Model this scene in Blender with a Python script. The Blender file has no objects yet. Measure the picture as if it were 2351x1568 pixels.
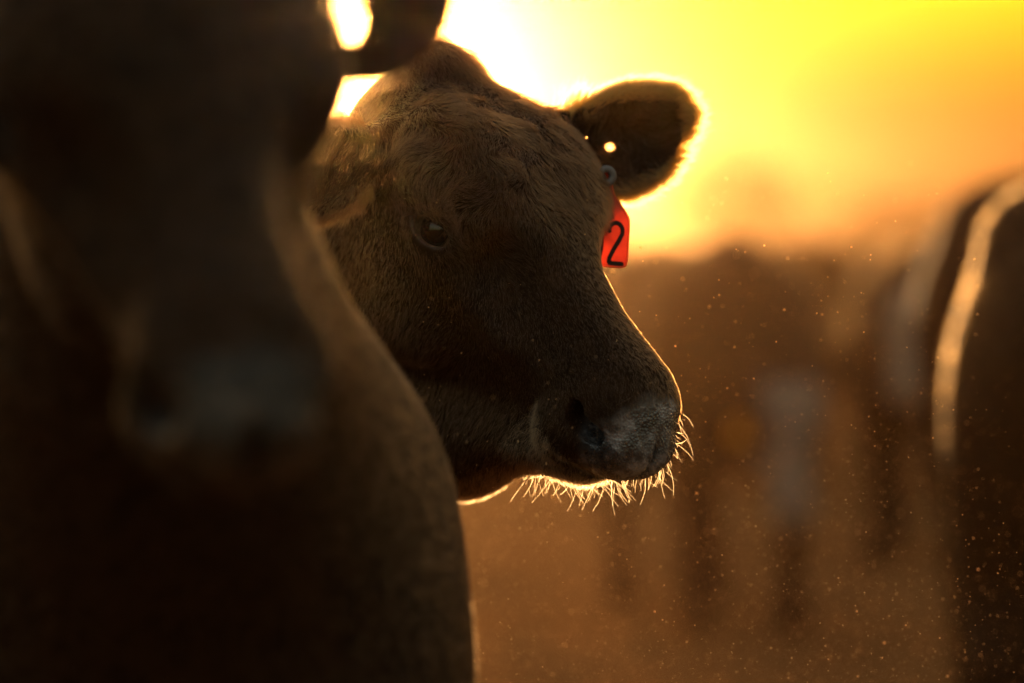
import bpy, math, random
import numpy as np
from mathutils import Vector, Matrix

random.seed(7)
RNG = np.random.default_rng(7)
R = math.radians
scene = bpy.context.scene
COL = scene.collection

# ------------------------------------------------------------------ camera
CAM_Z = 1.2
PITCH = 0.0231                       # radians, looking slightly down
cam_data = bpy.data.cameras.new('camera')
cam = bpy.data.objects.new('camera', cam_data)
COL.objects.link(cam)
cam.location = (0, 0, CAM_Z)
cam.rotation_euler = (math.pi / 2 - PITCH, 0, 0)
cam_data.sensor_width = 36
cam_data.lens = 135
cam_data.clip_start = 0.05
cam_data.clip_end = 4000
cam_data.dof.use_dof = True
cam_data.dof.focus_distance = 3.78
cam_data.dof.aperture_fstop = 2.3
cam_data.dof.aperture_blades = 0
scene.camera = cam

# ------------------------------------------------------------------ light
SUN_EL = R(3.1)
SUN_AZ = R(-2.4)                     # measured from +Y towards +X
sun_dir = Vector((math.sin(SUN_AZ) * math.cos(SUN_EL), math.cos(SUN_AZ) * math.cos(SUN_EL), math.sin(SUN_EL)))
sd = bpy.data.lights.new('sun', 'SUN')
sd.energy = 2.6
sd.angle = R(0.5)
sd.color = (1.0, 0.56, 0.23)
sun = bpy.data.objects.new('sun', sd)
COL.objects.link(sun)
sun.rotation_euler = sun_dir.to_track_quat('Z', 'Y').to_euler()
sun.location = (-4, 60, 12)

world = bpy.data.worlds.new('World')
scene.world = world
world.use_nodes = True
wn = world.node_tree
wn.nodes.clear()
sky = wn.nodes.new('ShaderNodeTexSky')
sky.sky_type = 'NISHITA'
sky.sun_disc = False
sky.sun_elevation = SUN_EL
sky.sun_rotation = SUN_AZ
sky.air_density = 1.3
sky.dust_density = 10.0
sky.ozone_density = 0.0
bg = wn.nodes.new('ShaderNodeBackground')
bg.inputs['Strength'].default_value = 0.125
wo = wn.nodes.new('ShaderNodeOutputWorld')
wn.links.new(sky.outputs['Color'], bg.inputs['Color'])
wn.links.new(bg.outputs['Background'], wo.inputs['Surface'])

scene.view_settings.view_transform = 'Standard'
scene.view_settings.look = 'None'
scene.view_settings.exposure = 2.22
scene.view_settings.gamma = 1.0
scene.view_settings.use_curve_mapping = False
scene.render.film_transparent = False
cy = scene.cycles
cy.use_denoising = True
cy.max_bounces = 6
cy.diffuse_bounces = 2
cy.glossy_bounces = 3
cy.transmission_bounces = 5
cy.transparent_max_bounces = 12
cy.volume_bounces = 1
cy.sample_clamp_indirect = 4
cy.caustics_reflective = False
cy.caustics_refractive = False


def px(x, y, D):
    """a point at depth D (metres along Y) seen at x, y of a 2351 x 1568 view"""
    k = 0.266667 / 2351
    u = (x - 1175.5) * k
    v = (784 - y) * k
    c, s = math.cos(PITCH), math.sin(PITCH)
    fy, fz = c + v * s, v * c - s
    return np.array([u * D / fy, D, CAM_Z + fz * D / fy])


# ------------------------------------------------------------------ small helpers
def link(o, parent=None):
    COL.objects.link(o)
    if parent is not None:
        o.parent = parent
    return o


def mesh_obj(name, V, F, mat, parent=None, smooth=True):
    me = bpy.data.meshes.new(name)
    me.from_pydata([tuple(map(float, v)) for v in V] if len(V) < 5000 else np.asarray(V).tolist(), [], F if isinstance(F, list) else F.tolist())
    if smooth:
        me.shade_smooth()
    if mat is not None:
        me.materials.append(mat)
    return link(bpy.data.objects.new(name, me), parent)


def big_mesh(name, V, Q):
    """quads given as (n,4) array"""
    me = bpy.data.meshes.new(name)
    me.vertices.add(len(V))
    me.vertices.foreach_set('co', np.asarray(V, np.float32).ravel())
    k = Q.shape[1]
    me.loops.add(Q.size)
    me.loops.foreach_set('vertex_index', Q.astype(np.int32).ravel())
    me.polygons.add(len(Q))
    me.polygons.foreach_set('loop_start', np.arange(0, Q.size, k, dtype=np.int32))
    me.polygons.foreach_set('loop_total', np.full(len(Q), k, np.int32))
    me.update(calc_edges=True)
    me.validate()
    return me


def empty(name, loc=(0, 0, 0), rz=0.0):
    o = bpy.data.objects.new(name, None)
    o.empty_display_size = 0.2
    COL.objects.link(o)
    o.location = loc
    o.rotation_euler = (0, 0, rz)
    return o


def tag(o, label=None, cat=None, group=None, kind=None):
    if label: o['label'] = label
    if cat: o['category'] = cat
    if group: o['group'] = group
    if kind: o['kind'] = kind
    return o


def curves_obj(name, P, rad_root, rad_tip, mat, parent=None):
    """P (n,k,3) strands"""
    n, k, _ = P.shape
    hc = bpy.data.hair_curves.new(name)
    hc.add_curves([k] * n)
    hc.attributes['position'].data.foreach_set('vector', np.asarray(P, np.float32).ravel())
    t = np.linspace(0, 1, k)
    prof = (1 - t ** 2)
    rr = np.asarray(rad_root, float).reshape(-1, 1) * prof + rad_tip * (1 - prof)
    rr = np.broadcast_to(rr, (n, k))
    a = hc.attributes.get('radius') or hc.attributes.new('radius', 'FLOAT', 'POINT')
    a.data.foreach_set('value', np.ascontiguousarray(rr, np.float32).ravel())
    hc.materials.append(mat)
    o = bpy.data.objects.new(name, hc)
    return link(o, parent)


# ------------------------------------------------------------------ materials
def new_mat(name):
    m = bpy.data.materials.new(name)
    m.use_nodes = True
    nt = m.node_tree
    nt.nodes.clear()
    out = nt.nodes.new('ShaderNodeOutputMaterial')
    return m, nt, out


def noise_node(nt, scale, detail=4, rough=0.55, coord='Object'):
    tc = nt.nodes.new('ShaderNodeTexCoord')
    n = nt.nodes.new('ShaderNodeTexNoise')
    n.inputs['Scale'].default_value = scale
    n.inputs['Detail'].default_value = detail
    n.inputs['Roughness'].default_value = rough
    nt.links.new(tc.outputs[coord], n.inputs['Vector'])
    return n


def ramp(nt, fac, stops):
    r = nt.nodes.new('ShaderNodeValToRGB')
    el = r.color_ramp.elements
    while len(el) < len(stops):
        el.new(0.5)
    for e, (p, c) in zip(el, stops):
        e.position = p
        e.color = (*c, 1)
    nt.links.new(fac, r.inputs['Fac'])
    return r


def mat_hide(name, base, nose, wet=0.8):
    """skin under the coat; bare wet nose where the 'bare' attribute is 1, pale coat where 'pale' is 1"""
    m, nt, out = new_mat(name)
    L = nt.links
    b = nt.nodes.new('ShaderNodeBsdfPrincipled')
    n = noise_node(nt, 38, 5)
    r = ramp(nt, n.outputs['Fac'], [(0.3, tuple(c * 0.6 for c in base)), (0.75, tuple(c * 1.35 for c in base))])
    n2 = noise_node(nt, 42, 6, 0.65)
    r2 = ramp(nt, n2.outputs['Fac'], [(0.38, tuple(c * 0.30 for c in nose)), (0.52, nose), (0.62, tuple(c * 3.2 for c in nose))])  # pale patches paint the sky's reflection on the wet nose into its colour
    at = nt.nodes.new('ShaderNodeAttribute'); at.attribute_name = 'bare'
    at2 = nt.nodes.new('ShaderNodeAttribute'); at2.attribute_name = 'pale'
    mx = nt.nodes.new('ShaderNodeMix'); mx.data_type = 'RGBA'
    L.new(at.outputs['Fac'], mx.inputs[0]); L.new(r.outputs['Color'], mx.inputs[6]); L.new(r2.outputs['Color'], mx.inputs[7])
    mx2 = nt.nodes.new('ShaderNodeMix'); mx2.data_type = 'RGBA'
    mx2.inputs[7].default_value = (0.21, 0.175, 0.145, 1)
    L.new(at2.outputs['Fac'], mx2.inputs[0]); L.new(mx.outputs[2], mx2.inputs[6])
    L.new(mx2.outputs[2], b.inputs['Base Color'])
    # wet nose: glossy, patchy
    n3 = noise_node(nt, 70, 5, 0.7)
    rr = ramp(nt, n3.outputs['Fac'], [(0.35, (0.10,) * 3), (0.7, (0.36,) * 3)])
    mr = nt.nodes.new('ShaderNodeMix'); mr.data_type = 'FLOAT'
    mr.inputs[2].default_value = 0.75
    L.new(at.outputs['Fac'], mr.inputs[0]); L.new(rr.outputs['Color'], mr.inputs[3])
    L.new(mr.outputs[0], b.inputs['Roughness'])
    b.inputs['IOR'].default_value = 1.5
    sm = nt.nodes.new('ShaderNodeMath'); sm.operation = 'MULTIPLY_ADD'
    L.new(at.outputs['Fac'], sm.inputs[0]); sm.inputs[1].default_value = wet; sm.inputs[2].default_value = 0.06
    L.new(sm.outputs[0], b.inputs['Specular IOR Level'])
    # relief: pebbled nose, brushed hide
    vo = nt.nodes.new('ShaderNodeTexVoronoi'); vo.inputs['Scale'].default_value = 380
    tc = nt.nodes.new('ShaderNodeTexCoord'); L.new(tc.outputs['Object'], vo.inputs['Vector'])
    mh = nt.nodes.new('ShaderNodeMath'); mh.operation = 'MULTIPLY'
    L.new(vo.outputs['Distance'], mh.inputs[0]); L.new(at.outputs['Fac'], mh.inputs[1])
    ma = nt.nodes.new('ShaderNodeMath'); ma.operation = 'ADD'
    L.new(mh.outputs[0], ma.inputs[0]); L.new(n.outputs['Fac'], ma.inputs[1])
    bp = nt.nodes.new('ShaderNodeBump'); bp.inputs['Strength'].default_value = 0.45; bp.inputs['Distance'].default_value = 0.0025
    L.new(ma.outputs[0], bp.inputs['Height']); L.new(bp.outputs['Normal'], b.inputs['Normal'])
    L.new(b.outputs[0], out.inputs['Surface'])
    return m


def mat_hair(name, color, rough=0.35, radial=0.5, ior=1.42):
    m, nt, out = new_mat(name)
    h = nt.nodes.new('ShaderNodeBsdfHairPrincipled')
    h.parametrization = 'COLOR'
    h.inputs['Color'].default_value = (*color, 1)
    h.inputs['Roughness'].default_value = rough
    h.inputs['Radial Roughness'].default_value = radial
    h.inputs['Random Roughness'].default_value = 0.2
    h.inputs['IOR'].default_value = ior
    nt.links.new(h.outputs[0], out.inputs['Surface'])
    return m


def mat_simple(name, color, rough=0.5, spec=0.5, var=0.25, scale=20, trans=0.0, bump=0.0):
    m, nt, out = new_mat(name)
    b = nt.nodes.new('ShaderNodeBsdfPrincipled')
    n = noise_node(nt, scale)
    r = ramp(nt, n.outputs['Fac'], [(0.3, tuple(c * (1 - var) for c in color)), (0.7, tuple(min(1, c * (1 + var)) for c in color))])
    nt.links.new(r.outputs['Color'], b.inputs['Base Color'])
    b.inputs['Roughness'].default_value = rough
    b.inputs['Specular IOR Level'].default_value = spec
    if bump:
        bp = nt.nodes.new('ShaderNodeBump'); bp.inputs['Strength'].default_value = 0.6; bp.inputs['Distance'].default_value = bump
        nt.links.new(n.outputs['Fac'], bp.inputs['Height']); nt.links.new(bp.outputs['Normal'], b.inputs['Normal'])
    if trans > 0:
        t = nt.nodes.new('ShaderNodeBsdfTranslucent')
        nt.links.new(r.outputs['Color'], t.inputs['Color'])
        mx = nt.nodes.new('ShaderNodeMixShader'); mx.inputs[0].default_value = trans
        nt.links.new(b.outputs[0], mx.inputs[1]); nt.links.new(t.outputs[0], mx.inputs[2])
        nt.links.new(mx.outputs[0], out.inputs['Surface'])
    else:
        nt.links.new(b.outputs[0], out.inputs['Surface'])
    return m


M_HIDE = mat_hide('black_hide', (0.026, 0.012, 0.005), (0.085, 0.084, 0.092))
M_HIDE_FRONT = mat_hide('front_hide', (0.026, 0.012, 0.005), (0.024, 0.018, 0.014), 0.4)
M_TAGYELLOW = mat_simple('yellow_tag', (0.9, 0.52, 0.06), 0.5, 0.3, 0.1, 30, trans=0.7)
M_COAT = mat_hair('black_coat', (0.068, 0.026, 0.008), 0.34, 0.5, 1.36)
M_COAT_FRONT = mat_hair('front_coat', (0.15, 0.068, 0.026), 0.34, 0.5, 1.5)
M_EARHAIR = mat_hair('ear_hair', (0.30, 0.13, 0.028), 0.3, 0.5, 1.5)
M_WHISK = mat_hair('whisker_hair', (0.30, 0.18, 0.08), 0.28, 0.5)
M_EYE = mat_simple('wet_eye', (0.010, 0.006, 0.004), 0.06, 0.6, 0.3, 60)
M_TAG = mat_simple('red_tag', (0.86, 0.19, 0.11), 0.5, 0.4, 0.34, 26, trans=0.55)
M_TAGRIM = mat_simple('tag_edge', (0.92, 0.30, 0.10), 0.4, 0.4, 0.05, 12, trans=0.6)
M_INK = mat_simple('tag_ink', (0.018, 0.010, 0.008), 0.5, 0.3, 0.2, 60)
M_BUTTON = mat_simple('tag_button', (0.13, 0.11, 0.11), 0.4, 0.5, 0.15, 60)
M_DROP = mat_simple('drool', (0.8, 0.6, 0.35), 0.08, 0.6, 0.05, 60, trans=0.5)
M_LEAF = mat_simple('tree_leaf', (0.06, 0.075, 0.025), 0.6, 0.3, 0.4, 2, trans=0.35)
M_BARK = mat_simple('bark', (0.10, 0.075, 0.05), 0.9, 0.2, 0.4, 9, bump=0.01)
M_DUST = mat_simple('dust_mote', (0.80, 0.52, 0.28), 0.5, 0.4, 0.1, 30, trans=0.6)


# ------------------------------------------------------------------ implicit-surface sculpting
def smin(a, b, k):
    h = np.clip(0.5 + 0.5 * (b - a) / k, 0, 1)
    return b + (a - b) * h - k * h * (1 - h)


def smax(a, b, k):
    return -smin(-a, -b, k)


def axis(lo, hi, flo, fhi, fine, coarse):
    """grid lines, fine between flo and fhi, widening outside"""
    g = list(np.arange(flo, fhi + fine * 0.5, fine))
    st, x = fine, g[-1]
    up = []
    while x < hi:
        st = min(coarse, st * 1.22); x += st; up.append(x)
    st, x = fine, g[0]
    dn = []
    while x > lo:
        st = min(coarse, st * 1.22); x -= st; dn.append(x)
    return np.array(dn[::-1] + g + up, np.float32)


class Field:
    def __init__(self, xs, ys, zs):
        self.x, self.y, self.z = xs, ys, zs
        self.D = np.full((len(xs), len(ys), len(zs)), 0.5, np.float32)

    def block(self, lo, hi):
        sl = []
        for ax, a, b in zip((self.x, self.y, self.z), lo, hi):
            i = max(0, int(np.searchsorted(ax, a)) - 1)
            j = min(len(ax), int(np.searchsorted(ax, b)) + 1)
            if j <= i:
                return None
            sl.append(slice(i, j))
        sl = tuple(sl)
        return sl, self.x[sl[0]][:, None, None], self.y[sl[1]][None, :, None], self.z[sl[2]][None, None, :]

    def cone(self, a, b, ra, rb, k=0.05, flat=None):
        """rounded cone from a to b"""
        a = np.asarray(a, float); b = np.asarray(b, float)
        m = max(ra, rb) + k + 0.03
        bl = self.block(np.minimum(a, b) - m, np.maximum(a, b) + m)
        if bl is None: return
        sl, X, Y, Z = bl
        ab = b - a
        L2 = float(ab @ ab) + 1e-9
        t = ((X - a[0]) * ab[0] + (Y - a[1]) * ab[1] + (Z - a[2]) * ab[2]) / L2
        t = np.clip(t, 0, 1)
        dx, dy, dz = X - a[0] - t * ab[0], Y - a[1] - t * ab[1], Z - a[2] - t * ab[2]
        d = np.sqrt(dx * dx + dy * dy + dz * dz) - (ra + (rb - ra) * t)
        self.D[sl] = smin(self.D[sl], d.astype(np.float32), k)

    def ell(self, c, r, M=None, k=0.05, cut=False):
        """ellipsoid at c, radii r along the rows of M"""
        c = np.asarray(c, float)
        m = max(r) + k + 0.03
        bl = self.block(c - m, c + m)
        if bl is None: return
        sl, X, Y, Z = bl
        if M is None: M = np.eye(3)
        d0 = d1 = 0
        for i in range(3):
            q = (X - c[0]) * M[i][0] + (Y - c[1]) * M[i][1] + (Z - c[2]) * M[i][2]
            d0 = d0 + (q / r[i]) ** 2
            d1 = d1 + (q / (r[i] * r[i])) ** 2
        k0 = np.sqrt(d0); k1 = np.sqrt(d1) + 1e-6
        d = (k0 * (k0 - 1) / k1).astype(np.float32)
        self.D[sl] = smax(self.D[sl], -d, k) if cut else smin(self.D[sl], d, k)

    def mesh(self):
        D = self.D
        I = D < 0
        nx, ny, nz = D.shape
        s = np.zeros((nx - 1, ny - 1, nz - 1), np.uint8)
        for i in (0, 1):
            for j in (0, 1):
                for k in (0, 1):
                    s += I[i:nx - 1 + i, j:ny - 1 + j, k:nz - 1 + k]
        act = (s > 0) & (s < 8)
        ci, cj, ck = np.nonzero(act)
        n = len(ci)
        idx = np.full(act.shape, -1, np.int32)
        idx[ci, cj, ck] = np.arange(n)
        P = np.zeros((n, 3)); W = np.zeros(n)
        ax = (self.x, self.y, self.z)
        corners = [(a, b, c) for a in (0, 1) for b in (0, 1) for c in (0, 1)]
        for p in corners:
            for d in range(3):
                if p[d]: continue
                q = list(p); q[d] = 1
                A = D[ci + p[0], cj + p[1], ck + p[2]]; B = D[ci + q[0], cj + q[1], ck + q[2]]
                m = (A < 0) != (B < 0)
                t = np.where(m, A / np.where(m, A - B, 1), 0)
                for e, base in enumerate((ci, cj, ck)):
                    v0 = ax[e][base + p[e]]
                    v = v0 + t * (ax[e][base + 1] - ax[e][base]) if e == d else v0
                    P[:, e] += np.where(m, v, 0)
                W += m
        P /= W[:, None]
        Q = []
        for d in range(3):
            a = [slice(None)] * 3; b = [slice(None)] * 3
            a[d] = slice(0, -1); b[d] = slice(1, None)
            A, B = I[tuple(a)], I[tuple(b)]
            e1, e2 = (d + 1) % 3, (d + 2) % 3
            g = np.array(np.nonzero(A != B))
            ok = (g[e1] > 0) & (g[e2] > 0) & (g[e1] < D.shape[e1] - 1) & (g[e2] < D.shape[e2] - 1)
            g = g[:, ok]
            ins = A[tuple(g)]
            quad = []
            for o1, o2 in ((-1, -1), (0, -1), (0, 0), (-1, 0)):
                h = g.copy(); h[e1] += o1; h[e2] += o2
                quad.append(idx[tuple(h)])
            quad = np.array(quad).T
            quad[~ins] = quad[~ins][:, ::-1]
            Q.append(quad)
        return P, np.concatenate(Q)


def relax(V, Q, it=1, f=0.5):
    for _ in range(it):
        acc = np.zeros_like(V); cnt = np.zeros(len(V))
        for i in range(4):
            for j in (1, 3):
                np.add.at(acc, Q[:, i], V[Q[:, (i + j) % 4]])
            np.add.at(cnt, Q[:, i], 2)
        V = V * (1 - f) + f * acc / np.maximum(cnt, 1)[:, None]
    return V


def vnormals(V, Q):
    n = np.cross(V[Q[:, 2]] - V[Q[:, 0]], V[Q[:, 3]] - V[Q[:, 1]])
    N = np.zeros_like(V)
    for i in range(4):
        np.add.at(N, Q[:, i], n)
    return N / (np.linalg.norm(N, axis=1, keepdims=True) + 1e-12)


def vnoise(P, scale, seed=0):
    """smooth value noise in [-1,1]"""
    p = P * scale + seed * 17.3
    i = np.floor(p).astype(np.int64); f = p - i
    f = f * f * (3 - 2 * f)
    def h(a, b, c):
        n = (a * 73856093) ^ (b * 19349663) ^ (c * 83492791) ^ (seed * 2654435)
        n = (n ^ (n >> 13)) * 1274126177 & 0x7fffffff
        n = (n ^ (n >> 16)) & 0xffff
        return n / 32767.5 - 1
    r = 0
    for a in (0, 1):
        for b in (0, 1):
            for c in (0, 1):
                w = (f[:, 0] if a else 1 - f[:, 0]) * (f[:, 1] if b else 1 - f[:, 1]) * (f[:, 2] if c else 1 - f[:, 2])
                r = r + w * h(i[:, 0] + a, i[:, 1] + b, i[:, 2] + c)
    return r


# ------------------------------------------------------------------ the head
TOP = ([-.10, -.06, -.02, .02, .06, .12, .18, .24, .30, .36, .41, .445, .475, .50, .525],
       [-.15, -.092, -.028, -.012, .002, .022, .027, .016, .003, .002, .008, .012, .004, -.014, -.05])
BOT = ([-.10, .00, .08, .15, .22, .28, .33, .37, .40, .43, .46, .485, .51],
       [-.20, -.21, -.235, -.262, -.270, -.250, -.215, -.184, -.164, -.148, -.134, -.120, -.102])
WID = ([-.10, -.04, .00, .05, .10, .15, .19, .23, .27, .31, .35, .39, .43, .46, .485, .505],
       [.036, .048, .072, .096, .106, .110, .110, .098, .084, .072, .064, .060, .061, .061, .057, .042])


class Head:
    """poll at o, L towards the muzzle, U out of the forehead, S to the animal's right"""
    def __init__(self, o, yaw, pitch, roll=0.0, size=1.0):
        f = np.array([math.cos(yaw), math.sin(yaw), 0.0]); z = np.array([0, 0, 1.0])
        self.f = f
        self.L = f * math.cos(pitch) - z * math.sin(pitch)
        U = f * math.sin(pitch) + z * math.cos(pitch)
        S = np.cross(f, z)
        self.U = U * math.cos(roll) + S * math.sin(roll)
        self.S = S * math.cos(roll) - U * math.sin(roll)
        self.o = np.asarray(o, float); self.size = size; self.nk = 1.0

    def pt(self, l, u, s):
        return self.o + self.size * (l * self.L + u * self.U + s * self.S)

    def loc(self, P):
        d = (P - self.o) / self.size
        return d @ self.L, d @ self.U, d @ self.S


def eye_frame(H, sg):
    ec = H.pt(.196, -.074, sg * .096)
    def T(*v):
        w = v[0] * H.L + v[1] * H.U + v[2] * H.S
        return w / np.linalg.norm(w)
    e1 = T(.83, .50, -sg * .22); nn = T(.10, .22, sg * 1.0); nn = nn - e1 * (nn @ e1); nn /= np.linalg.norm(nn)
    return ec, e1, np.cross(nn, e1), nn


def sculpt_head(F, H, ears, fine=True, nostril=True):
    o, z = H.o, H.size
    c = H.pt(.2, -.1, 0); m = .36 * z
    bl = F.block(c - m, c + m)
    sl, X, Y, Z = bl
    def co(A): return (((X - o[0]) * A[0] + (Y - o[1]) * A[1] + (Z - o[2]) * A[2]) / z).astype(np.float32)
    l, u, s = co(H.L), co(H.U), co(H.S)
    top = np.interp(l, *TOP).astype(np.float32); bot = np.interp(l, *BOT).astype(np.float32); wid = np.interp(l, *WID).astype(np.float32)
    # keep the profile curves rounded
    um = (top + bot) * .5 + (top - bot) * .14; hu = np.where(u > um, top - um, um - bot)
    t = np.clip((u - bot) / (top - bot), 0, 1)
    tt = np.clip(t / .62, 0, 1); g = .50 + .50 * tt * tt * (3 - 2 * tt)
    n = 2.5
    q = (np.abs((u - um) / hu) ** n + np.abs(s / (wid * g)) ** n) ** (1 / n)
    d = (q - 1) * np.minimum(hu, wid * g) * .9
    d = smax(d, l - .517, .03)
    d = smax(d, -.028 - l, .02)
    F.D[sl] = smin(F.D[sl], (d * z).astype(np.float32), .05 * z)
    M0 = np.array([H.L, H.U, H.S])

    def E(c, r, k, cut=False, M=None):
        F.ell(H.pt(*c), [x * z for x in r], M0 if M is None else M, k * z, cut)

    def T(*v):  # direction in head space -> unit vector
        w = v[0] * H.L + v[1] * H.U + v[2] * H.S
        return w / np.linalg.norm(w)
    E((-.002, -.040, 0), (.040, .036, .040), .03)                 # poll knob
    E((.452, -.130, 0), (.044, .028, .042), .016)                  # lower lip and chin
    E((.440, -.148, 0), (.030, .018, .032), .02)
    E((.480, -.078, 0), (.038, .042, .056), .02)
    E((.500, -.058, 0), (.036, .036, .050), .02)                  # upper lip
    for sg in (1, -1):
        E((.160, -.028, sg * .086), (.062, .028, .026), .08)     # brow
        for j in range(3):                                          # skin folds on the brow
            F.cone(H.pt(.085 + .034 * j, .010 - .002 * j, sg * (.030 + .004 * j)), H.pt(.150 + .030 * j, -.010, sg * (.076 + .003 * j)), .0060 * z, .0035 * z, .010 * z)
        E((.19, -.175, sg * .052), (.095, .080, .036), .03)       # cheek
        F.cone(H.pt(.225, -.100, sg * .086), H.pt(.335, -.092, sg * .058), .014 * z, .010 * z, .03 * z)  # facial crest
        E((.315, -.035, sg * .088), (.05, .018, .020), .05, True)   # hollow in front of the eye
        E((.455, -.044, sg * .040), (.034, .032, .027), .018)     # nostril wing
        E((.445, -.098, sg * .044), (.036, .036, .024), .02)      # lip pad
        # eye: raised lids round an almond opening
        ec, e1, e2, nn = eye_frame(H, sg)
        Me = np.array([e1, e2, nn])
        E((.196, -.074, sg * .096), (.041, .029, .021), .014, M=Me)
        if fine:
            F.ell(ec + nn * .013 * z, [.0275 * z, .0165 * z, .024 * z], Me, .004 * z, True)
            F.cone(ec + (e1 * .026 + nn * .017 - e2 * 0.000) * z, ec + (e1 * .042 + nn * .009) * z, .0028 * z, .0018 * z, .004 * z)
            up = e2 if e2 @ H.U > 0 else -e2
            for j in range(6):  # fold over the upper lid
                a0, a1 = math.pi * j / 6, math.pi * (j + 1) / 6
                p0 = ec + (-math.cos(a0) * .037 * e1 + math.sin(a0) * .027 * up + nn * .011) * z
                p1 = ec + (-math.cos(a1) * .037 * e1 + math.sin(a1) * .027 * up + nn * .011) * z
                F.cone(p0, p1, .0045 * z, .0045 * z, .006 * z)
        if nostril:
            na = T(.90, .42, -sg * .25); nb = T(.40, -.15, sg * .90); nb = nb - na * (na @ nb); nb /= np.linalg.norm(nb)
            Mn = np.array([na, nb, np.cross(na, nb)])
            E((.466, -.060, sg * .051), (.026 * H.nk, .030 * H.nk, .0140 * H.nk), .006, True, Mn)
            E((.450, -.054, sg * .057), (.011 * H.nk, .018 * H.nk, .0110 * H.nk), .006, True, Mn)
            E((.484, -.058, sg * .046), (.011, .016, .0085), .006, True, Mn)
    if nostril:
        E((.522, -.065, 0), (.018, .036, .004), .012, True)       # philtrum
        E((.490, -.112, 0), (.050, .0032, .075), .006, True, np.array([T(1, .28, 0), T(-.28, 1, 0), H.S]))  # mouth line
    # ears: cupped leaves
    for sg, e in ears.items():
        base = e['base']; a = e['a'] / np.linalg.norm(e['a'])
        b = e['b'] - a * (e['b'] @ a); b /= np.linalg.norm(b)
        cn = np.cross(a, b)
        if cn @ e['front'] < 0: cn = -cn
        ln = e['len']
        cc = base + a * ln * .5
        bl = F.block(cc - ln * .75, cc + ln * .75)
        sl, X, Y, Z = bl
        qa = (X - base[0]) * a[0] + (Y - base[1]) * a[1] + (Z - base[2]) * a[2]
        qb = (X - base[0]) * b[0] + (Y - base[1]) * b[1] + (Z - base[2]) * b[2]
        qc = (X - base[0]) * cn[0] + (Y - base[1]) * cn[1] + (Z - base[2]) * cn[2]
        ta = qa / ln
        hw = np.interp(ta, [-.1, 0, .15, .35, .55, .75, .88, .96, 1.0, 1.05], np.array([.30, .32, .50, .82, 1.0, .93, .72, .45, .12, -.3]) * e['w'])
        mid = np.interp(ta, [0, .4, .75, 1], np.array([0, -.08, .02, .12]) * e['w'] + e.get('drop', 0) * np.array([.3, 1, 1, .3]))
        qb2 = qb - mid
        c0 = .42 * (qb2 ** 2) / e['w'] * np.clip(1.25 - ta, .2, 1.2) - .10 * np.sin(np.clip(ta, 0, 1) * math.pi) * ln * .4
        th = np.interp(ta, [0, .3, 1], [.014, .0065, .0048]) * e.get('th', 1.0)
        d = smax(np.abs(qc - c0) - th, np.abs(qb2) - hw, .006)
        d = np.maximum(d, -qa - .02)
        F.D[sl] = smin(F.D[sl], (d * .85).astype(np.float32), .018)
        F.cone(base - a * .05, base + a * ln * .16, .034 * z, .022 * z, .03)
        for (q0, qd, r1, r2) in e.get('holes', []):   # torn tag holes: where a line through q0 meets the leaf
            p = q0 + qd * (((base - q0) @ cn) / (qd @ cn))
            h1 = np.cross(qd, [0, 0, 1.0]); h1 /= np.linalg.norm(h1); h2 = np.cross(h1, qd); h2 /= np.linalg.norm(h2)
            F.ell(p, [r1, r2, .10], np.array([h1, h2, qd / np.linalg.norm(qd)]), .002, True)
        e['frame'] = (a, b, cn)


# ------------------------------------------------------------------ the body
def sculpt_body(F, H, k=.06, chest_w=1.0, low=False):
    """body along +x, hooves on z = 0"""
    w = chest_w
    F.ell((.36, 0, .86), (.40, .265 * w, .345), k=.08)
    F.ell((-.10, 0, .84), (.58, .300 * w, .350), k=.10)
    F.ell((-.58, 0, .95), (.34, .255 * w, .285), k=.10)
    F.ell((-.10, 0, 1.08), (.75, .17 * w, .15), k=.08)
    F.ell((.30, 0, 1.14), (.26, .11, .12), k=.08)
    F.ell((-.62, .15, 1.13), (.13, .07, .06), k=.08)
    F.ell((-.62, -.15, 1.13), (.13, .07, .06), k=.08)
    F.ell((.62, 0, .72), (.15, .13, .20), k=.10)
    for sg in (1, -1):
        F.ell((.42, sg * .175 * w, .88), (.17, .10, .27), k=.08)
        F.cone((.44, sg * .17, .72), (.46, sg * .165, .43), .115, .062, k)
        F.cone((.46, sg * .165, .43), (.45, sg * .16, .13), .052, .040, .03)
        F.cone((.45, sg * .16, .13), (.48, sg * .16, .035), .044, .056, .02)
        F.ell((-.60, sg * .17, .80), (.20, .12, .26), k=.08)
        F.cone((-.55, sg * .19, .66), (-.74, sg * .165, .46), .120, .058, k)
        F.cone((-.74, sg * .165, .46), (-.68, sg * .16, .13), .050, .042, .03)
        F.cone((-.68, sg * .16, .13), (-.64, sg * .16, .035), .044, .056, .02)
    F.cone((-.88, 0, 1.10), (-.96, 0, .80), .030, .018, .04)
    F.cone((-.96, 0, .80), (-.96, 0, .52), .018, .016, .02)
    F.cone((-.96, 0, .52), (-.95, 0, .36), .036, .022, .03)
    # neck
    z = H.size
    n0 = np.array([.50, 0, .97]); n0b = np.array([.55, 0, .84])
    hp = H.pt(.085, -.150, 0); hj = H.pt(.10, -.185, 0)
    F.cone(n0, hp, .215, .080 * z, .06)
    F.cone(n0b, hj, .185, .075 * z, .07)
    mid = (n0b + hj) / 2
    F.cone(n0b - np.array([0, 0, .06]), mid - np.array([0, 0, .05]), .10, .07, .08)  # dewlap


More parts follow.
